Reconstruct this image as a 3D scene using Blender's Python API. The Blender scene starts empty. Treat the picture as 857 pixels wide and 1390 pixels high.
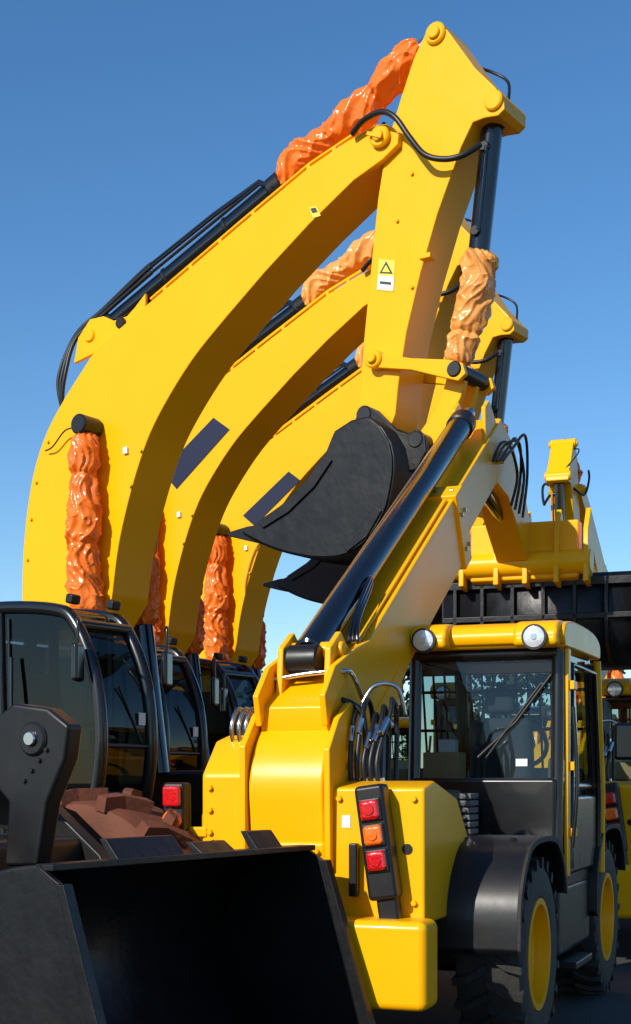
import bpy, bmesh, math, random
from mathutils import Vector, Matrix, noise
random.seed(4)
rad = math.radians
sc = bpy.context.scene

# ------------------------------------------------------------------ materials
def mat(name, col, rough=0.5, metal=0.0, coat=0.0, var=0.0, vscale=3.0, bump=0.0, bscale=40.0,
        dust=0.0, dustcol=(0.25, 0.19, 0.12), rvar=0.0, distort=0.0, bdist=0.02, transl=0.0, bdetail=5.0, spec=0.5):
    m = bpy.data.materials.new(name); m.use_nodes = True
    nt = m.node_tree; b = nt.nodes['Principled BSDF']
    b.inputs['Base Color'].default_value = (*col, 1)
    b.inputs['Roughness'].default_value = rough
    b.inputs['Metallic'].default_value = metal
    b.inputs['Coat Weight'].default_value = coat
    b.inputs['Coat Roughness'].default_value = 0.06
    b.inputs['Specular IOR Level'].default_value = spec
    tc = nt.nodes.new('ShaderNodeTexCoord')
    last = None
    if var > 0:
        n = nt.nodes.new('ShaderNodeTexNoise'); n.inputs['Scale'].default_value = vscale
        n.inputs['Detail'].default_value = 6
        nt.links.new(tc.outputs['Object'], n.inputs['Vector'])
        r = nt.nodes.new('ShaderNodeValToRGB')
        r.color_ramp.elements[0].position = 0.3; r.color_ramp.elements[1].position = 0.7
        r.color_ramp.elements[0].color = (*[c*(1-var) for c in col], 1)
        r.color_ramp.elements[1].color = (*[min(1, c*(1+var)) for c in col], 1)
        nt.links.new(n.outputs['Fac'], r.inputs['Fac'])
        last = r.outputs['Color']
    if dust > 0:
        n2 = nt.nodes.new('ShaderNodeTexNoise'); n2.inputs['Scale'].default_value = 5.0
        n2.inputs['Detail'].default_value = 10; n2.inputs['Roughness'].default_value = 0.7
        nt.links.new(tc.outputs['Object'], n2.inputs['Vector'])
        mr = nt.nodes.new('ShaderNodeMapRange')
        mr.inputs[1].default_value = 0.42; mr.inputs[2].default_value = 0.75
        mr.inputs[3].default_value = 0.0; mr.inputs[4].default_value = dust
        nt.links.new(n2.outputs['Fac'], mr.inputs[0])
        mx = nt.nodes.new('ShaderNodeMixRGB')
        mx.inputs[1].default_value = (*col, 1); mx.inputs[2].default_value = (*dustcol, 1)
        if last: nt.links.new(last, mx.inputs[1])
        nt.links.new(mr.outputs[0], mx.inputs[0]); last = mx.outputs[0]
    if last: nt.links.new(last, b.inputs['Base Color'])
    if rvar > 0:
        n3 = nt.nodes.new('ShaderNodeTexNoise'); n3.inputs['Scale'].default_value = 6
        n3.inputs['Detail'].default_value = 8
        nt.links.new(tc.outputs['Object'], n3.inputs['Vector'])
        mr = nt.nodes.new('ShaderNodeMapRange')
        mr.inputs[3].default_value = max(0.02, rough-rvar); mr.inputs[4].default_value = rough+rvar
        nt.links.new(n3.outputs['Fac'], mr.inputs[0]); nt.links.new(mr.outputs[0], b.inputs['Roughness'])
    if bump > 0:
        n4 = nt.nodes.new('ShaderNodeTexNoise'); n4.inputs['Scale'].default_value = bscale
        n4.inputs['Detail'].default_value = bdetail; n4.inputs['Distortion'].default_value = distort
        nt.links.new(tc.outputs['Object'], n4.inputs['Vector'])
        bp_ = nt.nodes.new('ShaderNodeBump'); bp_.inputs['Strength'].default_value = bump
        bp_.inputs['Distance'].default_value = bdist
        nt.links.new(n4.outputs['Fac'], bp_.inputs['Height']); nt.links.new(bp_.outputs[0], b.inputs['Normal'])
    if transl > 0:
        t = nt.nodes.new('ShaderNodeBsdfTranslucent'); x = nt.nodes.new('ShaderNodeMixShader'); x.inputs[0].default_value = transl
        t.inputs[0].default_value = (*col, 1); o = nt.nodes['Material Output']
        nt.links.new(b.outputs[0], x.inputs[1]); nt.links.new(t.outputs[0], x.inputs[2]); nt.links.new(x.outputs[0], o.inputs[0])
    return m

YEL = mat('yellow_paint', (0.95, 0.435, 0.001), 0.33, coat=0.05, var=0.025, vscale=1.5, bump=0.04, bscale=6, rvar=0.08, spec=0.22)
BLK = mat('black_paint', (0.006, 0.006, 0.007), 0.42, coat=0.05, dust=0.03, rvar=0.1, bump=0.05, bscale=12, spec=0.4)
BKT = mat('bucket_black', (0.005, 0.005, 0.006), 0.42, dust=0.06, dustcol=(0.07, 0.065, 0.06), rvar=0.16, bump=0.2, bscale=14, spec=0.35)
CYL = mat('cylinder_black', (0.005, 0.005, 0.006), 0.16, coat=0.6, rvar=0.05)
RUB = mat('tyre_rubber', (0.014, 0.0135, 0.013), 0.75, dust=0.3, dustcol=(0.10, 0.075, 0.05), bump=0.2, bscale=50)
BRN = mat('dusty_tread', (0.13, 0.036, 0.016), 0.8, var=0.3, dust=0.25, dustcol=(0.20, 0.07, 0.03), bump=0.25, bscale=30)
HOS = mat('hose_rubber', (0.008, 0.008, 0.008), 0.42)
CHR = mat('steel', (0.55, 0.55, 0.56), 0.22, metal=1.0)
GRY = mat('grey_plastic', (0.09, 0.09, 0.095), 0.5)
CAB = mat('cab_frame_black', (0.005, 0.005, 0.006), 0.28, coat=0.3, rvar=0.06)
SEA = mat('seat_fabric', (0.045, 0.045, 0.05), 0.9, bump=0.2, bscale=120)
CRD = mat('cardboard', (0.50, 0.33, 0.17), 0.85, var=0.1)
NVY = mat('navy_decal', (0.004, 0.005, 0.03), 0.4)
WHT = mat('white_label', (0.75, 0.75, 0.72), 0.5)
LBY = mat('label_yellow', (0.85, 0.62, 0.05), 0.5)
INK = mat('label_ink', (0.02, 0.02, 0.02), 0.5)
RED = mat('red_lens', (0.60, 0.003, 0.005), 0.12, coat=1.0, bump=0.3, bscale=60)
AMB = mat('amber_lens', (0.95, 0.15, 0.003), 0.12, coat=1.0, bump=0.3, bscale=60)
LMP = mat('lamp_lens', (0.80, 0.82, 0.84), 0.10, metal=0.4, coat=1.0, bump=0.2, bscale=50)
WRP = mat('orange_plastic_wrap', (0.97, 0.20, 0.022), 0.24, var=0.08, vscale=3, bump=0.45, bscale=6, distort=2.0, bdist=0.04, transl=0.12, bdetail=1.5, coat=0.1, spec=0.4)
WRP2 = mat('pale_orange_wrap', (0.95, 0.38, 0.09), 0.26, var=0.10, vscale=4, bump=0.45, bscale=6, distort=2.0, bdist=0.04, transl=0.12, bdetail=1.5, coat=0.1, spec=0.4)

def glassmat(name, tint, base=0.05):
    m = bpy.data.materials.new(name); m.use_nodes = True
    nt = m.node_tree; nt.nodes.clear()
    o = nt.nodes.new('ShaderNodeOutputMaterial'); t = nt.nodes.new('ShaderNodeBsdfTransparent')
    t.inputs[0].default_value = (*tint, 1)
    g = nt.nodes.new('ShaderNodeBsdfGlossy'); g.inputs['Roughness'].default_value = 0.01
    f = nt.nodes.new('ShaderNodeFresnel'); f.inputs[0].default_value = 1.45
    a = nt.nodes.new('ShaderNodeMath'); a.operation = 'ADD'; a.inputs[1].default_value = base
    x = nt.nodes.new('ShaderNodeMixShader')
    nt.links.new(f.outputs[0], a.inputs[0]); nt.links.new(a.outputs[0], x.inputs[0])
    nt.links.new(t.outputs[0], x.inputs[1]); nt.links.new(g.outputs[0], x.inputs[2])
    nt.links.new(x.outputs[0], o.inputs[0])
    return m
GLS = glassmat('cab_glass', (0.55, 0.66, 0.67), 0.02)
GLD = glassmat('cab_glass_dark', (0.13, 0.17, 0.19), 0.0)

# ------------------------------------------------------------------ helpers
def link(o, parent):
    sc.collection.objects.link(o)
    if parent is not None: o.parent = parent
    return o

def mesh_obj(name, verts, faces, m, parent, bevel=0.0, smooth=True, ang=35, seg=2, solid=0):
    me = bpy.data.meshes.new(name); me.from_pydata([tuple(v) for v in verts], [], faces)
    bm = bmesh.new(); bm.from_mesh(me); bmesh.ops.recalc_face_normals(bm, faces=bm.faces)
    for f in bm.faces: f.smooth = smooth
    bm.to_mesh(me); bm.free()
    if smooth: me.set_sharp_from_angle(angle=rad(ang))
    me.materials.append(m)
    o = bpy.data.objects.new(name, me); link(o, parent)
    if solid:
        s = o.modifiers.new('s', 'SOLIDIFY'); s.thickness = solid; s.offset = 0
    if bevel:
        b = o.modifiers.new('b', 'BEVEL'); b.width = bevel; b.segments = seg; b.limit_method = 'ANGLE'
        b.angle_limit = rad(35); b.harden_normals = True
    return o

def prism(name, pts, w0, w1, m, parent, bevel=0.012, **k):
    n = len(pts)
    v = [(p[0], w0, p[1]) for p in pts] + [(p[0], w1, p[1]) for p in pts]
    f = [tuple(range(n)), tuple(range(2*n-1, n-1, -1))]
    f += [(i, (i+1) % n, n+(i+1) % n, n+i) for i in range(n)]
    return mesh_obj(name, v, f, m, parent, bevel, **k)

def box(name, u0, u1, w0, w1, z0, z1, m, parent, bevel=0.012, **k):
    return prism(name, [(u0, z0), (u1, z0), (u1, z1), (u0, z1)], w0, w1, m, parent, bevel, **k)

def rot_box(name, c, size, m, parent, eul=(0, 0, 0), bevel=0.006):
    sx, sy, sz = [s/2 for s in size]
    R = Matrix.Rotation(eul[2], 3, 'Z') @ Matrix.Rotation(eul[1], 3, 'Y') @ Matrix.Rotation(eul[0], 3, 'X')
    c = Vector(c)
    v = [c + R @ Vector((a*sx, b*sy, d*sz)) for a in (-1, 1) for b in (-1, 1) for d in (-1, 1)]
    f = [(0, 1, 3, 2), (4, 6, 7, 5), (0, 4, 5, 1), (2, 3, 7, 6), (0, 2, 6, 4), (1, 5, 7, 3)]
    return mesh_obj(name, v, f, m, parent, bevel)

def basis(d):
    d = Vector(d).normalized(); a = Vector((0, 0, 1)) if abs(d.z) < 0.9 else Vector((0, 1, 0))
    x = d.cross(a).normalized(); return x, d.cross(x).normalized()

def rings(name, path, radii, m, parent, seg=24, caps=True, rfun=None, ang=35):
    v = []; f = []; n = len(path)
    path = [Vector(p) for p in path]
    x0, y0 = basis(path[-1]-path[0])
    for i, p in enumerate(path):
        for j in range(seg):
            a = 2*math.pi*j/seg; r = radii[i]
            if rfun: r = rfun(i, j, r)
            v.append(p + (x0*math.cos(a)+y0*math.sin(a))*r)
    for i in range(n-1):
        for j in range(seg):
            k = (j+1) % seg
            f.append((i*seg+j, i*seg+k, (i+1)*seg+k, (i+1)*seg+j))
    if caps:
        f.append(tuple(range(seg))); f.append(tuple(range((n-1)*seg, n*seg)))
    return mesh_obj(name, v, f, m, parent, ang=ang)

def cyl(name, p0, p1, r, m, parent, seg=28, r1=None, ch=0.15):
    p0 = Vector(p0); p1 = Vector(p1); r1 = r if r1 is None else r1
    L = (p1-p0).length; c = min(r*ch, L*0.2); d = (p1-p0).normalized()
    return rings(name, [p0, p0+d*c, p1-d*c, p1], [r-c, r, r1, r1-c], m, parent, seg)

def sleeve(name, p0, p1, r, m, parent, seed=0, r1=None, n=220, seg=84, amp=0.2, hang=False, ties=(0.0, 0.36, 0.68, 1.0)):
    """loose baggy plastic film sleeve gathered by tape at both ends and in between"""
    p0 = Vector(p0); p1 = Vector(p1); r1 = r1 or r; L = (p1-p0).length
    path = []; rr = []
    x0, y0 = basis(p1-p0)
    tk = []
    for i in range(n):
        t = i/(n-1)
        off = x0*noise.noise(Vector((t*L*1.6, seed, 0)))*r*0.4 + y0*noise.noise(Vector((t*L*1.6, seed, 9)))*r*0.4
        path.append(p0.lerp(p1, t)+off)
        base = r+(r1-r)*t
        k = 1.0
        for q in ties: k -= (0.36 if q in (0.0, 1.0) else 0.22)*math.exp(-abs((t-q)/0.025)**1.3)
        tk.append(k)
        rr.append(base*k*(1+0.24*noise.noise(Vector((t*L*3.0, seed+5, 2)))))
    def ridge(q): return 1-math.sqrt(abs(noise.noise(q))+0.006)*1.8
    def rf(i, j, rad_):
        t = i/(n-1)*L; a = 2*math.pi*j/seg
        wob = noise.noise(Vector((t*2.2, seed, 4)))*2.5
        tw = a+wob
        if hang: q = Vector((math.cos(tw)*1.8, math.sin(tw)*1.8, t*1.7+seed*3.1))
        else: q = Vector((math.cos(tw)*1.3, math.sin(tw)*1.3, t*3.6+seed*3.1))
        q2 = Vector((math.cos(a+t*2)*1.3+seed, math.sin(a+t*2)*1.3, t*6.5+seed*1.7))
        # tight radial pleats where the tape gathers the film
        pl = (1-min(1, tk[i]))*0.5*math.sin(a*11+seed)
        return rad_*(1.0+amp*(ridge(q)-0.35)+amp*0.7*(ridge(q2)-0.35)+pl*0.5)
    return rings(name, path, rr, m, parent, seg, True, rf, ang=120)

def catmull(pts, n=8):
    P = [Vector(p) for p in pts]; out = []
    N = len(P)
    for i in range(N-1):
        a = P[max(i-1, 0)]; b = P[i]; c = P[i+1]; d = P[min(i+2, N-1)]
        for k in range(n):
            t = k/n
            out.append(0.5*((2*b)+(-a+c)*t+(2*a-5*b+4*c-d)*t*t+(-a+3*b-3*c+d)*t**3))
    out.append(P[-1]); return out

def tube(name, pts, r, m, parent, smooth=True, n=8):
    P = catmull(pts, n) if smooth else [Vector(p) for p in pts]
    cu = bpy.data.curves.new(name, 'CURVE'); cu.dimensions = '3D'; cu.bevel_depth = r; cu.bevel_resolution = 4
    cu.use_fill_caps = True
    s = cu.splines.new('POLY'); s.points.add(len(P)-1)
    for q, p in zip(s.points, P): q.co = (*p, 1)
    s.use_smooth = True
    cu.materials.append(m); o = bpy.data.objects.new(name, cu); return link(o, parent)

def lathe(name, prof, c, m, parent, seg=48):
    v = []; f = []; n = len(prof)
    for j in range(seg):
        a = 2*math.pi*j/seg
        for r, y in prof: v.append((c[0]+r*math.cos(a), c[1]+y, c[2]+r*math.sin(a)))
    for j in range(seg):
        k = (j+1) % seg
        for i in range(n-1): f.append((j*n+i, j*n+i+1, k*n+i+1, k*n+i))
    return mesh_obj(name, v, f, m, parent)

def wheel(tag, c, R, W, rimR, out, mt, parent, lugs=22, rimm=None, cr=0.94):
    rimm = rimm or YEL
    h = W/2
    lathe('tyre_'+tag, [(rimR, -h*0.8), (rimR+0.03, -h*0.95), (R*0.82, -h), (R*(cr-.025), -h*0.9), (R*cr, -h*0.7), (R*cr, h*0.7),
                 (R*(cr-.025), h*0.9), (R*0.82, h), (rimR+0.03, h*0.95), (rimR, h*0.8)], c, mt, parent, 56)
    o = out
    lathe('rim_'+tag, [(rimR+0.02, o*h*0.86), (rimR+0.02, o*h*0.96), (rimR-0.02, o*h*0.96), (rimR-0.03, o*h*0.5), (rimR-0.06, o*h*0.35),
                       (rimR*0.45, o*h*0.25), (rimR*0.42, o*h*0.55), (rimR*0.3, o*h*0.62), (0.001, o*h*0.62)], c, rimm, parent, 56)
    v = []; f = []
    for i in range(lugs*2):
        a = 2*math.pi*i/(lugs*2); sd = 1 if i % 2 else -1
        for part in range(2):
            y0, y1 = (0.0, h*0.55) if part == 0 else (h*0.55, h*1.0)
            sk0 = -0.10 if part == 0 else 0.02
            sk1 = 0.02 if part == 0 else 0.06
            b = len(v)
            for (yy, sk, rt) in ((y0, sk0, R), (y1, sk1, R if part == 0 else R*0.975)):
                for da in (-0.05, 0.05):
                    for rr in (R*0.87, rt):
                        aa = a+sk+da*(1 if rr < R*0.95 else 0.75)
                        v.append((c[0]+rr*math.cos(aa), c[1]+sd*yy, c[2]+rr*math.sin(aa)))
            f += [(b, b+1, b+3, b+2), (b+4, b+6, b+7, b+5), (b, b+4, b+5, b+1), (b+2, b+3, b+7, b+6), (b+1, b+5, b+7, b+3), (b, b+2, b+6, b+4)]
    mesh_obj('tread_'+tag, v, f, mt, parent, smooth=False)
    for i in range(10):
        a = 2*math.pi*i/10; rr = rimR*0.62
        cyl('wheel_nut', (c[0]+rr*math.cos(a), c[1]+o*h*0.27, c[2]+rr*math.sin(a)), (c[0]+rr*math.cos(a), c[1]+o*(h*0.30+0.03), c[2]+rr*math.sin(a)), 0.014, CHR, parent, 6)

def empty(name, loc, ang, s=1.0):
    e = bpy.data.objects.new(name, None); e.empty_display_size = 0.5
    e.location = loc; e.rotation_euler = (0, 0, ang); e.scale = (s, s, s); sc.collection.objects.link(e); return e

# surveyed reference: level camera, 1.7 m above the yard, f = 2000 units
F, CX, HY, HC = 2000.0, 428.5, 1060.0, 1.7
class Frame:
    """vertical machine frame: u forward, w left, z up; side() intersects a sight line with plane w=const"""
    def __init__(s, x, y, ang):
        s.x, s.y, s.a = x, y, ang
        s.f = (math.cos(ang), math.sin(ang)); s.l = (-math.sin(ang), math.cos(ang))
    def side(s, px, py, w):
        d = (px-CX)/F
        X0 = s.x+w*s.l[0]; Y0 = s.y+w*s.l[1]
        u = (d*Y0-X0)/(s.f[0]-d*s.f[1]); Y = Y0+u*s.f[1]
        return (u, HC+(HY-py)/F*Y)
    def tr(s, pts, w): return [s.side(a, b, w) for a, b in pts]
    def p3(s, px, py, w):
        u, z = s.side(px, py, w); return (u, w, z)

def smooth_profile(pts, n=5):
    return [(p.x, p.y) for p in catmull([Vector((a, b, 0)) for a, b in pts], n)]

def build_bucket_shell(pre, curve, w0, w1, m, parent, th=0.03):
    n = len(curve)
    v = [(a, w0, b) for a, b in curve]+[(a, w1, b) for a, b in curve]
    f = [(i, i+1, n+i+1, n+i) for i in range(n-1)]
    mesh_obj(pre+'_shell', v, f, m, parent, solid=th)

# ------------------------------------------------------------------ EXCAVATOR (drawn at 1:1.25, see scale below)
K = 1.25
ZOFF = HC-HC*K
E = Frame(-2.11, 13.5, rad(-33))
ex = empty('excavator', (E.x*K, E.y*K, ZOFF), E.a, K)

def build_excavator(P):
    W = 0.25
    up = smooth_profile(E.tr([(30, 812), (31, 760), (36, 700), (46, 640), (62, 590), (85, 545), (110, 505), (128, 478), (152, 455), (200, 413)], -W), 5)
    up += E.tr([(320, 310), (420, 226), (470, 192), (500, 175)], -W)
    up += E.tr([(512, 169), (524, 168), (534, 173), (541, 183), (540, 196)], -W)
    lo = E.tr([(520, 216), (480, 245), (420, 304), (360, 369)], -W)
    lo += smooth_profile(E.tr([(306, 432), (265, 483), (231, 536), (204, 588), (185, 642), (169, 702), (159, 753), (152, 812)], -W), 5)
    foot = [(-0.02, 2.6), (-0.12, 2.1), (-0.22, 1.85), (-0.42, 1.78), (-0.6, 1.95), (-0.75, 2.6)]
    prism('boom', up+lo+foot, -W, W, YEL, P, 0.01, seg=3)
    t = E.side(518, 187, -W)
    cyl('boom_tip_boss', (t[0], -W-0.05, t[1]), (t[0], W+0.05, t[1]), 0.085, YEL, P)
    cyl('boom_tip_pin', (t[0], -W-0.075, t[1]), (t[0], W+0.075, t[1]), 0.045, YEL, P)
    rot_box('pin_keeper', (t[0]-0.02, -W-0.08, t[1]+0.0), (0.14, 0.012, 0.03), YEL, P, (0, 0.4, 0), 0.003)
    # stick
    Ws = 0.19
    st = E.tr([(577, 46), (581, 37), (592, 33), (603, 36), (610, 44), (645, 92), (672, 118), (684, 136), (685, 148), (676, 157), (658, 160),
               (642, 166), (626, 200), (594, 290), (571, 370), (552, 450), (541, 520), (537, 562), (530, 580), (512, 584), (494, 576), (487, 562), (488, 530), (495, 450), (505, 350), (513, 270), (524, 200), (545, 130), (562, 78)], -Ws)
    prism('stick', st, -Ws, Ws, YEL, P, 0.01, seg=3)
    def xpin(nm, px, py, hw, r, m):
        q = E.side(px, py, -Ws); cyl(nm, (q[0], -hw, q[1]), (q[0], hw, q[1]), r, m, P); return q
    xpin('stick_top_boss', 592, 46, Ws+0.03, 0.085, YEL); xpin('stick_top_pin', 592, 46, Ws+0.055, 0.05, YEL)
    xpin('cylinder_boss', 671, 137, Ws+0.03, 0.075, YEL); xpin('rocker_boss', 514, 490, Ws+0.10, 0.075, YEL)
    xpin('rocker_pin', 514, 490, Ws+0.13, 0.04, YEL)
    # stick cylinder along boom
    a = Vector(E.p3(150, 445, 0)); b = Vector(E.p3(384, 250, 0)); c = Vector(E.p3(588, 50, 0))
    d = (b-a).normalized()
    cyl('stick_cylinder_barrel', a, b, 0.095, CYL, P)
    cyl('stick_cylinder_gland', b-d*0.12, b+d*0.03, 0.115, BLK, P)
    cyl('stick_cylinder_band', a.lerp(b, 0.35), a.lerp(b, 0.35)+d*0.04, 0.103, BLK, P)
    cyl('stick_cylinder_band', a.lerp(b, 0.7), a.lerp(b, 0.7)+d*0.04, 0.103, BLK, P)
    cyl('stick_cylinder_eye', a+Vector((0, -0.1, 0)), a+Vector((0, 0.1, 0)), 0.11, BLK, P)
    cyl('stick_cylinder_rod', b, c, 0.05, CHR, P)
    sleeve('stick_cylinder_wrap', b+(c-b)*0.0, b+(c-b)*0.93, 0.135, WRP, P, 1, amp=0.2)
    for s in (-1, 1):
        prism('cylinder_lug', E.tr([(118, 500), (124, 465), (140, 440), (158, 436), (172, 442), (190, 436), (200, 425), (215, 405), (215, 430), (180, 470)], 0), s*0.16-0.02, s*0.16+0.02, YEL, P)
    q = E.side(140, 462, 0); cyl('lug_pin', (q[0], -0.2, q[1]), (q[0], 0.2, q[1]), 0.06, YEL, P)
    for k, (dw, dy) in enumerate(((-0.1, -14), (-0.04, -22), (0.06, -26))):
        tube('cylinder_hose_%d' % k, [E.p3(84, 552, -0.18+k*.08), E.p3(88-k*4, 512, -0.2+k*.08), E.p3(103, 468+dy*.5, -0.15+k*.08), E.p3(140, 436+dy*.6, dw), E.p3(192, 396+dy, dw), E.p3(206, 384+dy, dw)], 0.019, HOS, P)
        tube('cylinder_pipe_%d' % k, [E.p3(206, 384+dy, dw), E.p3(290, 314+dy*.9, dw), E.p3(352, 256+dy*.4, dw), E.p3(372, 254, dw)], 0.014, CYL, P, False)
    for x, y in ((168, 440), (182, 458)):
        c0 = E.p3(x, y, -0.16); cyl('hose_coupling', (c0[0], -0.22, c0[2]), (c0[0], -0.1, c0[2]), 0.05, BLK, P)
    for x, y in ((225, 395), (260, 365), (300, 330), (345, 292), (420, 230), (455, 207)):
        c0 = E.p3(x, y, -W+0.03); rot_box('pipe_clamp', (c0[0], c0[1], c0[2]+0.015), (0.035, 0.04, 0.04), YEL, P)
    tube('boom_pipe', [E.p3(x, y-6, -W+0.03) for x, y in ((205, 412), (320, 313), (420, 229), (478, 190))], 0.013, YEL, P, False)
    tube('boom_pipe_b', [E.p3(x, y-6, -W+0.11) for x, y in ((205, 412), (320, 313), (420, 229), (478, 190))], 0.013, YEL, P, False)
    tube('stick_hose', [E.p3(478, 182, -0.3), E.p3(494, 163, -0.34), E.p3(518, 152, -0.38), E.p3(537, 160, -0.4), E.p3(556, 186, -0.38), E.p3(577, 210, -0.34), E.p3(604, 216, -0.3), E.p3(630, 210, -0.25), E.p3(652, 196, -0.16)], 0.023, HOS, P)
    tube('stick_hose_b', [E.p3(520, 168, 0.3), E.p3(550, 195, 0.34), E.p3(600, 235, 0.32), E.p3(640, 205, 0.2)], 0.02, HOS, P)
    tube('far_hose', [E.p3(640, 90, 0.2), E.p3(668, 98, 0.3), E.p3(690, 112, 0.3), E.p3(690, 140, 0.1)], 0.012, HOS, P)
    # bucket cylinder
    a = Vector(E.p3(671, 150, 0)); b = Vector(E.p3(650, 345, 0)); c = Vector(E.p3(624, 500, 0))
    cyl('bucket_cylinder_barrel', a, b, 0.083, CYL, P); d = (b-a).normalized()
    cyl('bucket_cylinder_head', a-d*0.03, a+d*0.14, 0.10, BLK, P)
    cyl('bucket_cylinder_eye', a+Vector((0, -0.12, 0)), a+Vector((0, 0.12, 0)), 0.1, BLK, P)
    cyl('bucket_cylinder_port', a+d*0.3+Vector((0, -0.11, 0)), a+d*0.3+Vector((0, 0, 0)), 0.04, BLK, P)
    cyl('bucket_cylinder_port', b-d*0.15+Vector((0, -0.11, 0)), b-d*0.15, 0.04, BLK, P)
    tube('bucket_cylinder_pipe', [a+d*0.3+Vector((0.02, -0.1, 0)), a+d*0.6+Vector((0.03, -0.105, 0)), b-d*0.15+Vector((0.03, -0.105, 0))], 0.014, CYL, P, False)
    cyl('bucket_cylinder_rod', b, c, 0.05, CHR, P)
    sleeve('bucket_cylinder_wrap', b-d*0.02, b.lerp(c, 0.97), 0.145, WRP2, P, 5, r1=0.125, hang=True, ties=(0.0, 0.72, 1.0))
    for s in (-1, 1):
        w0 = s*(Ws+0.05)
        lk = E.tr([(505, 485), (514, 480), (560, 487), (612, 489), (630, 494), (634, 508), (624, 518), (606, 514), (560, 503), (516, 500), (506, 495)], -Ws-0.05)
        prism('rocker_link', lk, w0-0.025, w0+0.025, YEL, P, 0.008)
        lk = E.tr([(612, 498), (628, 492), (636, 506), (628, 540), (596, 608), (578, 614), (566, 602), (572, 588), (592, 560), (606, 525)], -0.1)
        prism('bucket_link', lk, s*0.1-0.03, s*0.1+0.03, YEL, P, 0.008)
    q = E.side(623, 504, -Ws); cyl('link_pin', (q[0], -0.28, q[1]), (q[0], 0.28, q[1]), 0.06, BLK, P)
    q = E.side(573, 600, -Ws); cyl('bucket_pin', (q[0], -0.3, q[1]), (q[0], 0.3, q[1]), 0.065, BLK, P)
    q = E.side(503, 566, -Ws); cyl('stick_end_pin', (q[0], -0.3, q[1]), (q[0], 0.3, q[1]), 0.07, BLK, P)
    # bucket
    Wb = 0.50
    mouth = E.tr([(500, 568), (478, 573), (455, 588), (442, 620), (419, 654), (386, 686), (352, 710)], -Wb)
    back = smooth_profile(E.tr([(330, 722), (365, 740), (400, 751), (436, 756), (470, 752), (500, 732), (522, 696), (532, 655), (534, 625), (530, 602)], -Wb), 4)
    top = E.tr([(518, 582)], -Wb)
    for s in (-1, 1):
        prism('bucket_cheek', mouth+back+top, s*Wb-0.02, s*Wb+0.02, BKT, P, 0.006)
        prism('bucket_side_cutter', E.tr([(442, 620), (419, 654), (386, 686), (352, 710), (360, 718), (394, 697), (430, 662), (454, 626)], -Wb), s*(Wb+0.02)-0.02, s*(Wb+0.02)+0.02, BKT, P, 0.006)
        prism('bucket_wear_plate', E.tr([(474, 750), (501, 729), (521, 694), (512, 688), (492, 716), (466, 738)], -Wb), s*(Wb+0.02)-0.015, s*(Wb+0.02)+0.015, BKT, P, 0.006)
        prism('bucket_ear', E.tr([(488, 585), (494, 562), (505, 554), (520, 560), (548, 588), (562, 592), (574, 585), (585, 594), (587, 616), (574, 640), (540, 650)], -Ws), s*0.26-0.03, s*0.26+0.03, BKT, P, 0.01)
    build_bucket_shell('bucket', back+top+mouth[:3], -Wb, Wb, BKT, P)
    for i in range(5):
        w = -Wb+0.06+i*(2*Wb-0.12)/4
        Tt = E.tr([(380, 724), (356, 711), (334, 714), (308, 722), (306, 727), (332, 733), (380, 742)], -Wb)
        prism('bucket_tooth_%d' % i, Tt, w-0.045, w+0.045, BKT, P, 0.008)
    prism('bucket_lip', E.tr([(345, 714), (392, 716), (400, 746), (360, 739), (340, 726)], -Wb), -Wb, Wb, BKT, P, 0.006)
    # lift cylinders
    for s in (-1, 1):
        w = s*0.40
        t0 = E.side(116, 578, -0.4); top_ = Vector((t0[0], w, t0[1]))
        b0 = E.side(114, 838, -0.4); bot = Vector((b0[0], w, b0[1]))
        ft = Vector((b0[0]+0.2, w, 1.75))
        cyl('lift_pin', top_-Vector((0, s*0.14, 0)), top_+Vector((0, s*0.10, 0)), 0.09, BLK, P)
        cyl('lift_rod', top_, bot, 0.05, CHR, P)
        cyl('lift_barrel', bot, ft, 0.1, CYL, P)
        sleeve('lift_cylinder_wrap', top_-Vector((0, 0, 0.07)), bot, 0.12, WRP, P, 11+s, r1=0.165, amp=0.24, hang=True, ties=(0.0, 0.22, 0.6, 1.0))
    tube('grease_line', [E.p3(62, 612, -0.29), E.p3(72, 606, -0.31), E.p3(88, 585, -0.33), E.p3(104, 580, -0.4)], 0.007, HOS, P)
    q = E.side(172, 612, -W); rot_box('boom_grease_block', (q[0], -W-0.01, q[1]), (0.05, 0.03, 0.06), WHT, P)
    for x, y in ((66, 600), (50, 655), (43, 705), (38, 760), (192, 612), (178, 660)):
        q = E.side(x, y, -W); cyl('boom_stud', (q[0], -W-0.02, q[1]), (q[0], -W, q[1]), 0.014, YEL, P, 8)
    for x, y in ((560, 236), (560, 390), (540, 300)):
        q = E.side(x, y, -Ws); cyl('stick_stud', (q[0], -Ws-0.02, q[1]), (q[0], -Ws, q[1]), 0.014, YEL, P, 8)
    q = E.side(594, 350, -Ws)
    rot_box('stick_bracket', (q[0]-0.06, -Ws-0.05, q[1]), (0.10, 0.1, 0.04), YEL, P)
    build_exc_body(P)

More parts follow.
